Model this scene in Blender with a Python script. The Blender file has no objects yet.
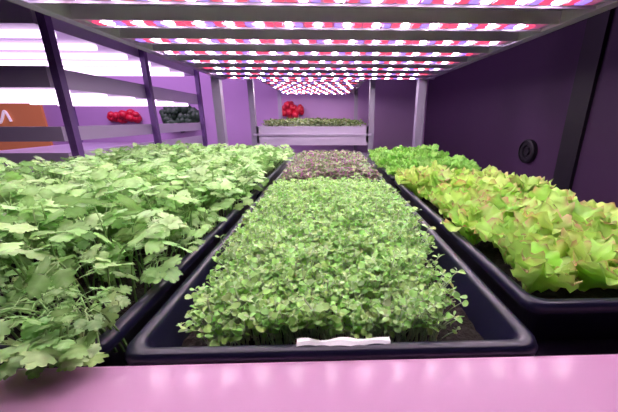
import bpy, math, random
import numpy as np
from mathutils import Vector
random.seed(4); rng=np.random.default_rng(4)
scene=bpy.context.scene
scene.view_settings.view_transform='Standard'
CZ=0.216   # eye height above the grow deck (deck top z=0, room floor z=-0.9)
RIM=0.06
FL=-0.9

# ---------------- materials ----------------
def mat(name,color=(.5,.5,.5),rough=.5,metal=0,emit=None,es=0,noise=0,nscale=20,bump=0,coat=0,spec=.5):
    m=bpy.data.materials.new(name); m.use_nodes=True
    nt=m.node_tree; b=nt.nodes['Principled BSDF']
    b.inputs['Base Color'].default_value=(*color,1); b.inputs['Roughness'].default_value=rough
    b.inputs['Metallic'].default_value=metal; b.inputs['Specular IOR Level'].default_value=spec
    if coat: b.inputs['Coat Weight'].default_value=coat; b.inputs['Coat Roughness'].default_value=.13
    if emit: b.inputs['Emission Color'].default_value=(*emit,1); b.inputs['Emission Strength'].default_value=es
    if noise or bump:
        tc=nt.nodes.new('ShaderNodeTexCoord'); n=nt.nodes.new('ShaderNodeTexNoise'); n.inputs['Scale'].default_value=nscale
        n.inputs['Detail'].default_value=5
        nt.links.new(tc.outputs['Object'],n.inputs['Vector'])
        if noise:
            r=nt.nodes.new('ShaderNodeMix'); r.data_type='RGBA'
            r.inputs[6].default_value=(*[c*(1-noise) for c in color],1); r.inputs[7].default_value=(*[min(1,c*(1+noise)) for c in color],1)
            nt.links.new(n.outputs['Fac'],r.inputs[0]); nt.links.new(r.outputs[2],b.inputs['Base Color'])
        if bump:
            bp=nt.nodes.new('ShaderNodeBump'); bp.inputs['Strength'].default_value=bump; bp.inputs['Distance'].default_value=.003
            nt.links.new(n.outputs['Fac'],bp.inputs['Height']); nt.links.new(bp.outputs[0],b.inputs['Normal'])
    return m
def leafmat(name,trans=.35,rough=.4,nscale=150):
    m=bpy.data.materials.new(name); m.use_nodes=True; nt=m.node_tree; b=nt.nodes['Principled BSDF']
    a=nt.nodes.new('ShaderNodeAttribute'); a.attribute_name='Col'
    n=nt.nodes.new('ShaderNodeTexNoise'); n.inputs['Scale'].default_value=nscale
    tc=nt.nodes.new('ShaderNodeTexCoord'); nt.links.new(tc.outputs['Object'],n.inputs['Vector'])
    mr=nt.nodes.new('ShaderNodeMapRange'); mr.inputs[3].default_value=.75; mr.inputs[4].default_value=1.2
    nt.links.new(n.outputs['Fac'],mr.inputs[0])
    mu=nt.nodes.new('ShaderNodeVectorMath'); mu.operation='SCALE'
    nt.links.new(a.outputs['Color'],mu.inputs[0]); nt.links.new(mr.outputs[0],mu.inputs['Scale'])
    nt.links.new(mu.outputs[0],b.inputs['Base Color']); b.inputs['Roughness'].default_value=rough
    b.inputs['Specular IOR Level'].default_value=.5
    t=nt.nodes.new('ShaderNodeBsdfTranslucent'); nt.links.new(mu.outputs[0],t.inputs['Color'])
    mx=nt.nodes.new('ShaderNodeMixShader'); mx.inputs[0].default_value=trans
    nt.links.new(b.outputs[0],mx.inputs[1]); nt.links.new(t.outputs[0],mx.inputs[2])
    nt.links.new(mx.outputs[0],nt.nodes['Material Output'].inputs['Surface'])
    return m
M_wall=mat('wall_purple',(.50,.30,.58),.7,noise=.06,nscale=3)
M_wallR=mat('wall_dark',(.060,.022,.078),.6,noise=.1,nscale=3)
M_floor=mat('floor_vinyl',(.2,.15,.25),.4,noise=.1,nscale=5)
M_ceil=mat('ceiling_paint',(.12,.07,.17),.8)
M_tray=mat('tray_plastic',(.010,.009,.030),.28,noise=.15,nscale=60,bump=.04)
M_soil=mat('soil',(.02,.014,.012),.95,noise=.6,nscale=250,bump=1)
M_ledge=mat('ledge_gloss',(.50,.25,.44),.35,noise=.03,nscale=4,coat=.30,spec=.25)
M_deck=mat('deck_plastic',(.03,.02,.05),.4)
M_white=mat('white_laminate',(.66,.54,.76),.35)
M_metal=mat('aluminium',(.62,.48,.78),.45,metal=.1,noise=.06,nscale=30)
M_steel=mat('upper_deck_sheet',(.60,.44,.76),.5,metal=.1)
M_post=mat('post_steel',(.40,.34,.48),.4,metal=.3)
M_darkpost=mat('post_violet',(.20,.10,.32),.45)
M_black=mat('black_frame',(.008,.006,.012),.5)
M_label=mat('label_paper',(.85,.82,.88),.5)
M_ledW=mat('led_white',(.9,.9,.9),.5,emit=(1,.90,.95),es=96)
M_ledR=mat('led_red',(.9,.1,.1),.5,emit=(1,.05,.14),es=1.7)
M_ledB=mat('led_violet',(.3,.1,.9),.5,emit=(.34,.22,1),es=1.5)
M_strip=mat('led_strip_base',(.5,.2,.4),.4,emit=(1,.18,.5),es=.30)
M_ledL=mat('led_lilac',(.8,.6,.9),.5,emit=(1,.78,1),es=2.6)
M_orange=mat('orange_board',(.62,.22,.08),.5,emit=(.9,.3,.1),es=.12)
M_neon=mat('sign_white',(.9,.85,.9),.4,emit=(1,.8,.95),es=.3)
M_tom=mat('tomato_red',(.6,.01,.04),.4,noise=.2)
M_kale=mat('kale_green',(.03,.07,.035),.5,noise=.5,nscale=15)
L_micro=leafmat('microgreen_leaf'); L_pars=leafmat('parsley_leaf',.28); L_lett=leafmat('lettuce_leaf',.4,.38,60)

# ---------------- basic geometry ----------------
def link(o,parent=None):
    scene.collection.objects.link(o)
    if parent: o.parent=parent
    return o
def empty(name,loc=(0,0,0)):
    e=bpy.data.objects.new(name,None); e.location=loc; e.empty_display_size=.1
    return link(e)
def boxes(name,bl,mats,parent=None,bevel=0):
    """bl: list of (x0,x1,y0,y1,z0,z1,matindex)"""
    V=[];F=[];MI=[]
    for b in bl:
        x0,x1,y0,y1,z0,z1=b[:6]; k=len(V)
        V+=[(x0,y0,z0),(x1,y0,z0),(x1,y1,z0),(x0,y1,z0),(x0,y0,z1),(x1,y0,z1),(x1,y1,z1),(x0,y1,z1)]
        for f in ((0,3,2,1),(4,5,6,7),(0,1,5,4),(1,2,6,5),(2,3,7,6),(3,0,4,7)):
            F.append(tuple(k+i for i in f)); MI.append(b[6] if len(b)>6 else 0)
    me=bpy.data.meshes.new(name); me.from_pydata(V,[],F)
    for m in (mats if isinstance(mats,list) else [mats]): me.materials.append(m)
    me.polygons.foreach_set('material_index',MI); me.update()
    o=bpy.data.objects.new(name,me); link(o,parent)
    if bevel:
        md=o.modifiers.new('bev','BEVEL'); md.width=bevel; md.segments=3
        for p in me.polygons: p.use_smooth=False
    return o

def rring(x0,x1,y0,y1,r,z,n=6):
    pts=[]
    for cx,cy,a0 in ((x1-r,y1-r,0),(x0+r,y1-r,90),(x0+r,y0+r,180),(x1-r,y0+r,270)):
        for i in range(n+1):
            a=math.radians(a0+90*i/n); pts.append((cx+r*math.cos(a),cy+r*math.sin(a),z))
    return pts
def tray(x0,x1,y0,y1,soilz=.028):
    prof=[(.030,.0),(.022,.001),(.0115,.046),(.003,.047),(.0,.049),(-.0008,.054),(.001,.0588),(.003,RIM),(.0075,RIM),(.0095,.0585),(.011,.055),(.024,.006),(.030,.003)]
    V=[];F=[]
    for off,z in prof:
        r=max(.006,.015-off*.3)
        V+=rring(x0+off,x1-off,y0+off,y1-off,r,z)
    n=28
    for k in range(len(prof)-1):
        for i in range(n):
            j=(i+1)%n; F.append((k*n+i,k*n+j,(k+1)*n+j,(k+1)*n+i))
    F.append(tuple(reversed(range(n)))); b=(len(prof)-1)*n; F.append(tuple(range(b,b+n)))
    me=bpy.data.meshes.new('growing_tray'); me.from_pydata(V,[],F); me.materials.append(M_tray)
    for p in me.polygons: p.use_smooth=len(p.vertices)==4
    me.update(); o=link(bpy.data.objects.new('growing_tray',me))
    a=.0195; nx,ny=40,70
    X=np.linspace(x0+a,x1-a,nx);Y=np.linspace(y0+a,y1-a,ny)
    V=[(x,y,soilz+random.uniform(-.0015,.0015)) for y in Y for x in X]
    F=[(j*nx+i,j*nx+i+1,(j+1)*nx+i+1,(j+1)*nx+i) for j in range(ny-1) for i in range(nx-1)]
    ms=bpy.data.meshes.new('soil'); ms.from_pydata(V,[],F); ms.materials.append(M_soil)
    link(bpy.data.objects.new('soil',ms),o)
    return o

# ---------------- foliage builder ----------------
class Foliage:
    def __init__(s): s.V=[];s.L=[];s.S=[];s.C=[];s.nv=0
    def add(s,tv,tf,Mx,P,A,B,w):
        k=len(P); n=len(tv)
        V=np.einsum('kij,nj->kni',Mx,tv)+P[:,None,:]
        C=A[:,None,:]*(1-w)[None,:,None]+B[:,None,:]*w[None,:,None]
        loops=np.array([i for f in tf for i in f]); tot=np.array([len(f) for f in tf])
        s.L.append((loops[None,:]+(np.arange(k)*n)[:,None]+s.nv).ravel()); s.S.append(np.tile(tot,k))
        s.V.append(V.reshape(-1,3)); s.C.append(C.reshape(-1,3)); s.nv+=k*n
    def stems(s,P0,P1,P2,r0,r1,A,B,seg=4):
        k=len(P0); ts=np.linspace(0,1,seg+1); rows=[]
        for t in ts:
            c=(1-t)**2*P0+2*t*(1-t)*P1+t*t*P2; r=r0*(1-t)+r1*t
            for a in (0,2.094,4.189):
                rows.append(c+np.array([math.cos(a)*r,math.sin(a)*r,0]))
        V=np.stack(rows,1); n=V.shape[1]
        tf=[(i*3+j,i*3+(j+1)%3,(i+1)*3+(j+1)%3,(i+1)*3+j) for i in range(seg) for j in range(3)]
        w=np.repeat(ts,3); C=A[:,None,:]*(1-w)[None,:,None]+B[:,None,:]*w[None,:,None]
        loops=np.array(tf).ravel()
        s.L.append((loops[None,:]+(np.arange(k)*n)[:,None]+s.nv).ravel()); s.S.append(np.full(k*len(tf),4))
        s.V.append(V.reshape(-1,3)); s.C.append(C.reshape(-1,3)); s.nv+=k*n
    def build(s,name,m,parent=None):
        V=np.concatenate(s.V);L=np.concatenate(s.L);S=np.concatenate(s.S);C=np.concatenate(s.C)
        me=bpy.data.meshes.new(name); me.vertices.add(len(V)); me.vertices.foreach_set('co',V.ravel().astype(np.float32))
        me.loops.add(len(L)); me.loops.foreach_set('vertex_index',L.astype(np.int32))
        me.polygons.add(len(S)); st=np.concatenate([[0],np.cumsum(S)[:-1]]); me.polygons.foreach_set('loop_start',st.astype(np.int32))
        me.update(calc_edges=True); me.validate()
        me.polygons.foreach_set('use_smooth',np.ones(len(me.polygons),bool))
        ca=me.color_attributes.new('Col','FLOAT_COLOR','POINT')
        C4=np.concatenate([np.clip(C,0,1),np.ones((len(C),1))],1); ca.data.foreach_set('color',C4.ravel().astype(np.float32))
        me.materials.append(m); return link(bpy.data.objects.new(name,me),parent)
def rot(yaw,pitch,roll,sc):
    """leaf points along +y, then pitched up, then turned"""
    k=len(yaw); cz,sz=np.cos(yaw),np.sin(yaw); cx,sx=np.cos(pitch),np.sin(pitch); cy,sy=np.cos(roll),np.sin(roll)
    Z=np.zeros(k);O=np.ones(k)
    Rz=np.array([[cz,-sz,Z],[sz,cz,Z],[Z,Z,O]]).transpose(2,0,1)
    Rx=np.array([[O,Z,Z],[Z,cx,-sx],[Z,sx,cx]]).transpose(2,0,1)
    Ry=np.array([[cy,Z,sy],[Z,O,Z],[-sy,Z,cy]]).transpose(2,0,1)
    return Rz@Rx@Ry*sc[:,None,None]
def jit(base,k,a=.15,b=None):
    base=np.array(base); v=1+rng.normal(0,a,(k,1)); h=1+rng.normal(0,a*.35,(k,3)); return np.clip(base*v*h,0.004,.95)

# templates
def cotyledon():
    rows=[(0,.03),(.12,.10),(.35,.30),(.65,.46),(.88,.38),(1.0,.18)]
    V=[];w=[]
    for y,hw in rows:
        z=-.35*(y-.3)**2
        for x in (-1,-.5,0,.5,1):
            yy=y-(0.10 if (x==0 and y==1.0) else 0)
            V.append((x*hw,yy,z+.25*abs(x)*hw)); w.append(1 if y<.2 else 0)
    F=[(r*5+c,r*5+c+1,(r+1)*5+c+1,(r+1)*5+c) for r in range(5) for c in range(4)]
    return np.array(V),F,np.array(w,float)
def leaflet(seed):
    r=random.Random(seed)
    half=[(.02,0),(.06,.12),(.30,.18),(.46,.28),(.34,.38),(.53,.48),(.52,.60),(.32,.62),(.40,.76),(.29,.86),(.17,.83),(.12,.95),(.0,1.0)]
    V=[];w=[]
    for x,y in half:
        x=x*(1+r.uniform(-.12,.12))
        z0=-.28*y*y; dz=.14*math.sin(y*9+seed)
        my=max(0,y-x*.35)
        V+= [(-x,y,z0-.12*x+dz*x),(0,my,z0+.02),(x,y,z0-.12*x-dz*x)]; w+=[.15,.6,.15]
    F=[]
    for i in range(len(half)-1):
        a=i*3; F+=[(a,a+1,a+4,a+3),(a+1,a+2,a+5,a+4)]
    return np.array(V),F,np.array(w)
def parsley_leaf(seed):
    """compound leaf: terminal leaflet + two lateral, plus petiolules"""
    V=[];F=[];W=[]
    specs=[(0,.34,.74,0),(1.0,.28,.64,.02),(-1.0,.28,.64,.02)]
    for q,(ang,st,sc,zz) in enumerate(specs):
        lv,lf,lw=leaflet(seed*3+q); c,s=math.cos(ang),math.sin(ang)
        p=lv*sc*np.array([1.08,1,1]); p=p+np.array([0,st*.6,0]); P=np.stack([p[:,0]*c-p[:,1]*s,p[:,0]*s+p[:,1]*c+(.16 if q==0 else .05),p[:,2]-.06*(q>0)],1)
        k=len(V); V+=P.tolist(); F+=[tuple(i+k for i in f) for f in lf]; W+=lw.tolist()
        e=np.array([-s*st*.65,c*st*.65+(.16 if q==0 else .05),0]); k=len(V); n=np.array([c,s,0])*.018
        V+=[(-n).tolist(),n.tolist(),(e+n).tolist(),(e-n).tolist()]; F.append((k,k+1,k+2,k+3)); W+=[1,1,1,1]
    return np.array(V),F,np.array(W)
def lettuce_leaf(seed):
    r=random.Random(seed); nt,nu=21,19; V=[];W=[]
    k1=r.choice((7,8,9,10)); k2=r.choice((15,17,19)); ph=r.uniform(0,6);ph2=r.uniform(0,6)
    a0=math.radians(r.uniform(72,88)); a1=math.radians(r.uniform(-15,60)); wmax=r.uniform(.34,.44)
    y=z=0
    for i in range(nt):
        t=i/(nt-1); a=a0+(a1-a0)*t**1.6
        if i: y+=math.cos(a)/(nt-1); z+=math.sin(a)/(nt-1)
        if t<.62: q=t/.62; s=q*q*(3-2*q)
        else: s=(max(0,1-((t-.62)/.40)**2.4))**.5
        w=.05+wmax*s
        for j in range(nu):
            u=-1+2*j/(nu-1); au=abs(u)
            ang=math.atan2(u*w,t-.45)
            e=max(au,max(0,(t-.55)/.45))
            fr=.070*math.sin(k1*ang+ph)+.046*math.sin(k2*ang+ph2)
            h=fr*e**2.2*min(1,t*2.2)+.40*u*u*w*(1-.5*t)+.014*math.sin(t*25+u*6+ph)*au
            sh=.030*math.sin(k2*ang+ph2+1)*e**4
            yb=-.12*au*au*max(0,t-.5)
            d=sh+yb
            V.append((u*w*(1+.05*math.sin(k2*ang+ph2+1)*e),y-math.sin(a)*h+math.cos(a)*d,z+math.cos(a)*h+math.sin(a)*d))
            ee=max(au**6,max(0,(t-.86)/.14)**1.5)*max(0,.2+math.sin(k1*ang*.5+ph)); W.append(min(1,ee*.75))
    F=[(i*nu+j,i*nu+j+1,(i+1)*nu+j+1,(i+1)*nu+j) for i in range(nt-1) for j in range(nu-1)]
    return np.array(V),F,np.array(W)

def sprouts(name,x0,x1,y0,y1,soil,n,h=(.030,.052),ls=(.0048,.0088),col=(.40,.68,.20),col2=(.60,.82,.40),stemc=(.74,.86,.60),lean=.016,mask=None,extra=.6,tall=0):
    f=Foliage(); X=rng.uniform(x0,x1,n);Y=rng.uniform(y0,y1,n)
    if mask is not None:
        keep=mask(X,Y); X=X[keep];Y=Y[keep]; n=len(X)
    clump=.5+.25*np.sin(X*70+3*np.sin(Y*40))+.25*np.sin(Y*80+2*np.sin(X*60))
    H=h[0]+(h[1]-h[0])*np.clip(rng.normal(.25,.32,n)+clump*.5,0,1.2); dome=np.sin(np.clip((X-x0)/(x1-x0),0,1)*np.pi)**.4*np.sin(np.clip((Y-y0)/(y1-y0),0,1)*np.pi)**.3
    H=H*(.68+.32*dome)
    if tall: H=H*(1+.28*(rng.random(n)<tall))
    P0=np.stack([X,Y,np.full(n,soil)],1)
    D=rng.normal(0,lean*.45,(n,2)); ex=np.stack([(X-(x0+x1)/2)/(x1-x0),(Y-(y0+y1)/2)/(y1-y0)],1); D=D+ex*.010
    P2=P0+np.concatenate([D,H[:,None]],1)
    P2[:,0]=np.clip(P2[:,0],x0-.003,x1+.003); P2[:,1]=np.clip(P2[:,1],y0+.001,y1+.003)
    P1=P0+(P2-P0)*np.array([.2,.2,.6])
    f.stems(P0,P1,P2,.0007,.0005,jit(stemc,n,.1),jit(np.array(stemc)*.9,n,.1),4)
    tv,tf,w=cotyledon(); yaw=rng.uniform(0,6.28,n); S=rng.uniform(*ls,n); tilt=rng.normal(0,.35,n)
    for k in range(2):
        f.add(tv,tf,rot(yaw+math.pi*k+rng.normal(0,.2,n),rng.normal(.30,.35,n)+tilt*(1-2*k),rng.normal(0,.4,n),S*rng.uniform(.85,1.1,n)),P2,jit(col,n,.2),jit(stemc,n,.1),w)
    m=rng.random(n)<extra; q=m.sum()
    for k in range(2):
        f.add(tv*np.array([.8,1,1]),tf,rot(yaw[m]+1.57+math.pi*k+rng.normal(0,.3,q),rng.normal(.8,.35,q),rng.normal(0,.3,q),S[m]*rng.uniform(.45,.8,q)),P2[m]+np.array([0,0,.001]),jit(col2,q,.15),jit(stemc,q,.1),w)
    return f.build(name,L_micro)

def parsley(name,x0,x1,y0,y1,soil,n,h=(.045,.102),size=(.019,.032),col=(.24,.56,.11),col2=(.54,.80,.34),over=.03,front=0):
    f=Foliage(); X=rng.uniform(x0+.02,x1-.02,n);Y=rng.uniform(y0+.02,y1-.02,n)
    H=rng.uniform(*h,n); ex=np.stack([(X-(x0+x1)/2)/(x1-x0)*2,(Y-(y0+y1)/2)/(y1-y0)*2],1)
    D=rng.normal(0,.014,(n,2))+np.sign(ex)*np.abs(ex)**3*over
    P0=np.stack([X,Y,np.full(n,soil)],1)
    edge=np.clip(np.max(np.abs(ex),1),0,1)**6
    P2=P0+np.concatenate([D,(H*(1-.22*edge))[:,None]],1); P1=P0+np.concatenate([D*.1,H[:,None]*.75],1)
    if front:
        for i in range(front):
            x=rng.uniform(-.33,x1-.004) if i%2 else rng.uniform(-.215,x1-.002); z=rng.uniform(.064,.088); P0=np.vstack([P0,[x,y0+.03,soil]]); P1=np.vstack([P1,[x+.005,y0+.008,.115]]); P2=np.vstack([P2,[x+rng.uniform(-.012,.022),y0-rng.uniform(.0,.016),z]])
        ex=np.vstack([ex,np.tile([0,-1],(front,1))]); n+=front
    f.stems(P0,P1,P2,.0011,.0007,jit((.32,.55,.18),n,.1),jit((.44,.66,.28),n,.1),5)
    g=rng.integers(0,5,n); S=rng.uniform(*size,n); yaw=np.arctan2(-(P2-P0)[:,0],(P2-P0)[:,1])+rng.normal(0,1.3,n)
    pit=rng.normal(.0,.42,n)
    if front: pit[-front:]-=.35; yaw[-front:]=math.pi+rng.normal(0,.8,front); S[-front:]*=.66
    for t in range(5):
        m=g==t; k=m.sum(); tv,tf,w=parsley_leaf(t+1)
        A=jit(col,k,.22); mix=rng.random((k,1))**1.5; A=A*(1-mix)+jit(col2,k,.1)*mix
        f.add(tv,tf,rot(yaw[m],pit[m],rng.normal(0,.4,k),S[m]),P2[m],A,jit(col2,k,.1),w)
    T=.66
    Pm=(1-T)**2*P0+2*T*(1-T)*P1+T*T*P2; side=rng.uniform(0,6.28,n); off=np.stack([np.cos(side),np.sin(side),np.zeros(n)+.3],1)*.014
    f.stems(Pm,Pm+off*.5+[0,0,.004],Pm+off,.0006,.0005,jit((.32,.58,.18),n,.1),jit((.40,.66,.25),n,.1),2)
    tv,tf,w=parsley_leaf(7); f.add(tv,tf,rot(side-1.57,rng.normal(0,.45,n),rng.normal(0,.4,n),S*.7),Pm+off,jit(np.array(col)*.75,n,.2),jit(np.array(col2)*.8,n,.1),w)
    return f.build(name,L_pars)

def lettuces(name,x0,x1,y0,y1,soil,nx,ny,size=(.066,.094),nl=9,col=(.62,.84,.20),edge=(.66,.28,.22),colv=(.40,.74,.13)):
    f=Foliage(); P=[];yaw=[];S=[];pit=[];T=[]
    for i in range(nx):
        for j in range(ny):
            cx=x0+(i+.5+.5*((j%2)-.5)*.5)/nx*(x1-x0)+random.uniform(-.008,.008); cy=y0+(j+.5)/ny*(y1-y0)+random.uniform(-.010,.010)
            big=random.uniform(.82,1.10)
            for l in range(nl):
                a=l*2.4+random.uniform(-.4,.4); inn=l/nl
                P.append((cx+.005*math.sin(-a),cy+.005*math.cos(a),soil+.004*inn)); yaw.append(a); S.append(big*random.uniform(*size)*(1.05-.32*inn)); pit.append(-.30+.40*inn+random.uniform(-.2,.2)); T.append(random.randrange(8))
    P=np.array(P);yaw=np.array(yaw);S=np.array(S);pit=np.array(pit);T=np.array(T)
    for t in range(8):
        m=T==t;k=m.sum(); tv,tf,w=lettuce_leaf(t+11)
        mix=rng.random((k,1)); A=jit(col,k,.1)*(1-mix)+jit(colv,k,.1)*mix
        f.add(tv,tf,rot(yaw[m],pit[m],rng.normal(0,.25,k),S[m]),P[m],A,jit(edge,k,.2),w)
    return f.build(name,L_lett)

# ---------------- LED bars ----------------
def lamp(name,loc,sx,sy,power,col,parent=None):
    l=bpy.data.lights.new(name,'AREA'); l.shape='RECTANGLE'; l.size=sx; l.size_y=sy; l.energy=power; l.color=col
    o=bpy.data.objects.new(name,l); o.location=loc; return link(o,parent)
def led_bars(name,x0,x1,ys,z,parent,pitch=.026,w=.036):
    bl=[]
    for bi,y in enumerate(ys):
        bl.append((x0,x1,y-w,y+w,z+.004,z+.028,0))        # housing
        bl.append((x0,x1,y-w,y-w+.004,z-.002,z+.004,0)); bl.append((x0,x1,y+w-.004,y+w,z-.002,z+.004,0))
        bl.append((x0+.02,x1-.02,y-.020,y+.020,z+.001,z+.004,1)) # pcb
        n=int((x1-x0-.05)/pitch)
        for i in range(n):
            x=x0+.03+i*pitch
            k=(2,4,3,2,3,4,2,3,3)[(i+bi*2)%9]
            bl.append((x,x+.018,y-.012,y+.012,z-.002,z+.001,k) if k!=2 else (x,x+.016,y-.0105,y+.0105,z-.002,z+.001,k))
    return boxes(name,bl,[M_metal,M_strip,M_ledW,M_ledR,M_ledB],parent)

# ================= main rack =================
rack=empty('grow_rack',(0,0,0))
XL,XR=-.76,.66
boxes('deck',[(XL,XR,.165,1.95,-.02,0,0)],[M_deck],rack)
boxes('front_ledge',[(-1.0,.9,.02,.1635,-.03,.056,0)],[M_ledge],rack,bevel=.004)
HL=CZ+.24
ys=[.18+.175*i for i in range(11)]
led_bars('led_bars',-.634,.606,ys,HL,rack)
boxes('light_rails',[(-.665,-.634,.0,1.98,HL-.004,HL+.05,0),(.606,.637,.0,1.98,HL-.004,HL+.05,0),(-.70,.67,1.95,1.98,HL+.0,HL+.05,0)],[M_metal],rack)
boxes('upper_deck',[(-.72,.69,.0,2.0,HL+.055,HL+.075,0)],[M_steel],rack)
boxes('posts',[(x,x+.05,y,y+.05,FL,HL+.5,0) for x in (-.72,.575) for y in (1.955,)]+[(x,x+.05,y,y+.05,FL,HL+.5,0) for x in (-1.0,.85) for y in (-.06,)],[M_post],rack)

# ---- trays ----
tray(-.148,.156,.165,.722)
tray(-.452,-.164,.172,.727)
tray(-.755,-.467,.172,.727)
tray(.178,.468,.214,.775)
tray(-.145,.153,.745,1.300)
tray(-.452,-.164,.745,1.300)
tray(-.755,-.467,.745,1.300)
tray(.178,.468,.800,1.355)
S0=.030
def mask(X,Y):
    xr=.128-.032*np.clip((.45-Y)/.22,0,1)+.006*np.sin(Y*60)
    xl=-.122+.020*np.clip((.36-Y)/.15,0,1)+.004*np.sin(Y*75)
    return (X<xr)&(X>xl)&(Y>.192+.004*np.sin(X*90))
sprouts('microgreens',-.124,.134,.188,.702,S0,8800,mask=mask,tall=.05)
sprouts('red_microgreens',-.12,.13,.77,1.275,S0,3000,h=(.03,.058),ls=(.009,.014),col=(.34,.44,.22),col2=(.50,.24,.44),stemc=(.60,.22,.48),extra=.7)
parsley('parsley',-.452,-.164,.172,.727,S0,600,front=30)
parsley('parsley',-.755,-.467,.172,.727,S0,520)
parsley('parsley',-.452,-.164,.745,1.300,S0,440,h=(.05,.085))
parsley('parsley',-.755,-.467,.745,1.300,S0,440,h=(.05,.09))
lettuces('lettuce',.200,.450,.240,.760,S0,4,8)
lettuces('green_lettuce',.195,.455,.82,1.34,S0,5,8,size=(.065,.09),nl=10,col=(.36,.70,.14),edge=(.30,.60,.12),colv=(.24,.54,.09))
# label strip on the rim
V=[];F=[]
for i in range(25):
    t=i/24; x=-.024+.068*t; zz=RIM+.0012+.0006*math.sin(t*17)
    V+=[(x,.1705+.0006*math.sin(t*9),zz-.001),(x,.1732,zz+.0006),(x,.1765+.0010*math.sin(t*13+1),zz)]
for i in range(24):
    F+=[(i*3,i*3+3,i*3+4,i*3+1),(i*3+1,i*3+4,i*3+5,i*3+2)]
me=bpy.data.meshes.new('label_strip'); me.from_pydata(V,[],F); me.materials.append(M_label); link(bpy.data.objects.new('label_strip',me))

# ================= rack behind =================
r2=empty('rear_grow_rack')
x0,x1=-.56,.32; y0,y1=2.35,3.75
boxes('planter_box',[(x0,x1,y0,y0+.02,CZ-.18,CZ-.055,0),(x0,x1,y1-.02,y1,CZ-.18,CZ-.055,0),(x0,x0+.02,y0,y1,CZ-.18,CZ-.055,0),(x1-.02,x1,y0,y1,CZ-.18,CZ-.055,0),(x0,x1,y0,y1,CZ-.2,CZ-.18,0),(x0+.02,x1-.02,y0+.02,y1-.02,CZ-.10,CZ-.07,1),(x0-.02,x1+.02,y0-.015,y0,CZ-.125,CZ-.11,0)],[M_white,M_soil],r2)
led_bars('led_bars',x0+.03,x1-.03,[y0+.08+.17*i for i in range(8)],CZ+.285,r2,pitch=.03)
boxes('upper_deck',[(x0-.02,x1+.02,y0,y1,CZ+.33,CZ+.35,0)],[M_steel],r2)
boxes('posts',[(x,x+.04,y,y+.04,FL,CZ+.55,0) for x in (x0-.04,x1) for y in (y0,y1-.04)],[M_post],r2)
sprouts('seedlings',x0+.04,x1-.04,y0+.04,y1-.3,CZ-.07,1300,h=(.03,.06),ls=(.02,.03),col=(.20,.28,.10),col2=(.35,.46,.15),lean=.02)

# ================= left rack =================
r3=empty('side_grow_rack')
X0,X1=-2.5,-1.28; Y0,Y1=1.5,3.1
def level(z,nm):
    boxes(nm,[(X0,X1,Y0,Y1,z-.02,z,0),(X1-.02,X1,Y0,Y1,z,z+.07,0),(X0,X1,Y0-.02,Y0,z-.02,z+.07,0)],[M_white],r3)
for k,z in enumerate((CZ-.23,CZ-.10,CZ+.16,CZ+.42)):
    if k==1:
        boxes('side_board',[(X1-.02,X1,Y0,Y1,CZ-.105,CZ-.035,0),(X0,X1,Y0-.02,Y0,CZ-.105,CZ-.035,0)],[M_white],r3)
    else: level(z,'shelf_%d'%k)
boxes('tube_lights',[(X0+.03,X1-.03,Y0+.08+.26*i,Y0+.12+.26*i,z-.045,z-.022,0) for z in (CZ+.16,CZ+.42) for i in range(6)],[M_ledL],r3)
boxes('posts',[(x,x+.035,y,y+.035,FL,CZ+1.0,0) for x in (X0-.035,X1) for y in (Y0,Y0+.72,Y1-.035)],[M_darkpost],r3)

# ================= room =================
LX,RX,BY,FY,TOP=-5.0,1.3,4.0,-2.0,1.7
boxes('floor',[(LX,RX,FY,BY,FL-.05,FL,0)],[M_floor])
boxes('ceiling',[(LX,RX,FY,BY,TOP,TOP+.05,0)],[M_ceil])
boxes('wall_back',[(LX,RX,BY,BY+.05,FL,TOP,0)],[M_wall])
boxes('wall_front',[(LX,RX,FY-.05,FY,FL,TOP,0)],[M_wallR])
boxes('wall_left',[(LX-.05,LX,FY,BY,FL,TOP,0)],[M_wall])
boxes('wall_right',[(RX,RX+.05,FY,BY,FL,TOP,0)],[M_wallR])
DX=RX-.001
boxes('door_1',[(DX-.03,DX,1.46,1.58,FL,1.2,0),(DX-.03,DX,.6,.72,FL,1.2,0),(DX-.03,DX,.6,1.58,1.1,1.2,0),(DX-.012,DX,.72,1.46,FL,1.1,1)],[M_black,M_wallR])
def disc(name,c,r,m):
    prof=[(0,.02),(.3,.022),(.35,.012),(.5,.012),(.55,.022),(.8,.022),(.85,.03),(1,.025),(1,0)]
    V=[];F=[];n=32
    for a,d in prof:
        for i in range(n):
            t=2*math.pi*i/n; V.append((c[0]-d,c[1]+r*a*math.cos(t),c[2]+r*a*math.sin(t)))
    for k in range(len(prof)-1):
        for i in range(n): F.append((k*n+i,k*n+(i+1)%n,(k+1)*n+(i+1)%n,(k+1)*n+i))
    me=bpy.data.meshes.new(name); me.from_pydata(V,[],F); me.materials.append(m); link(bpy.data.objects.new(name,me))
disc('wall_vent',(RX,1.86,CZ-.2),.075,M_black)
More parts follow.
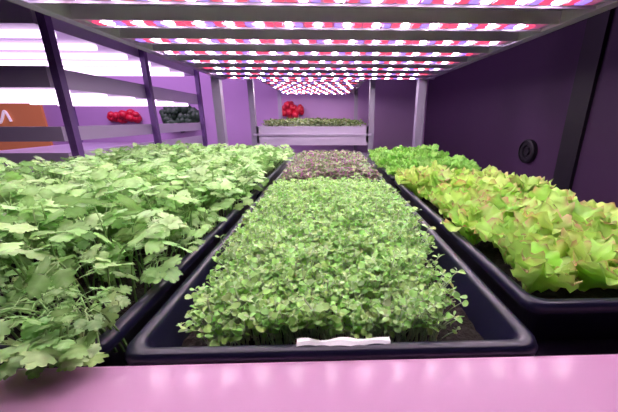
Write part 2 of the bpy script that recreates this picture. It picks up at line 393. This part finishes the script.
def blobs(name,c,sx,sz,n,r,m,stretch=1):
    import bmesh
    bm=bmesh.new()
    for i in range(n):
        a=random.uniform(0,6.28); q=math.sqrt(random.random())
        p=Vector((c[0]+math.cos(a)*q*sx,c[1]-random.uniform(.02,.06),c[2]+math.sin(a)*q*sz))
        g=bmesh.ops.create_icosphere(bm,subdivisions=2,radius=r*random.uniform(.7,1.1))
        for v in g['verts']:
            d=v.co.normalized(); v.co*=1+.18*stretch*math.sin(d.x*9+i)*math.cos(d.z*8); v.co+=p
    me=bpy.data.meshes.new(name); bm.to_mesh(me); bm.free(); me.materials.append(m)
    for p in me.polygons: p.use_smooth=True
    link(bpy.data.objects.new(name,me))
blobs('tomato_wall_ornament',(-2.62,BY,CZ+.03),.2,.05,22,.055,M_tom,.1)
blobs('kale_wall_ornament',(-1.9,BY,CZ+.02),.22,.13,60,.06,M_kale,2)
blobs('red_flower_wall_ornament',(-.48,BY,CZ+.10),.15,.08,26,.05,M_tom,1)
sg=empty('orange_wall_sign')
boxes('sign_board',[(-4.7,-3.62,BY-.03,BY,CZ-.62,CZ+.82,0)],[M_orange],sg)
cu=bpy.data.curves.new('sign_script','CURVE'); cu.dimensions='3D'; cu.bevel_depth=.014
sp=cu.splines.new('NURBS'); pts=[(i*.035, .06*math.sin(i*1.25)+(.10 if i%7==3 else 0)) for i in range(19)]
sp.points.add(len(pts)-1)
for p,(a,b) in zip(sp.points,pts): p.co=(-4.65+a,BY-.045,CZ+.0+b,1)
sp.use_endpoint_u=True; cu.materials.append(M_neon); link(bpy.data.objects.new('sign_script',cu),sg)

lamp('room_fill_light',(-2.2,2.9,TOP-.02),2.5,.5,58,(.88,.58,1))  # added purple fill light to brighten the walls, no fixture modelled
w=bpy.data.worlds.new('World'); scene.world=w; w.use_nodes=True
w.node_tree.nodes['Background'].inputs[0].default_value=(.25,.12,.4,1); w.node_tree.nodes['Background'].inputs[1].default_value=.1

cam=bpy.data.cameras.new('camera'); cam.sensor_width=36; cam.lens=290/618*36; cam.shift_x=-28/618; cam.clip_start=.005
co=bpy.data.objects.new('camera',cam); co.location=(0,0,CZ); co.rotation_euler=(math.radians(90-16.7),0,math.radians(-1.7)); link(co)
scene.camera=co
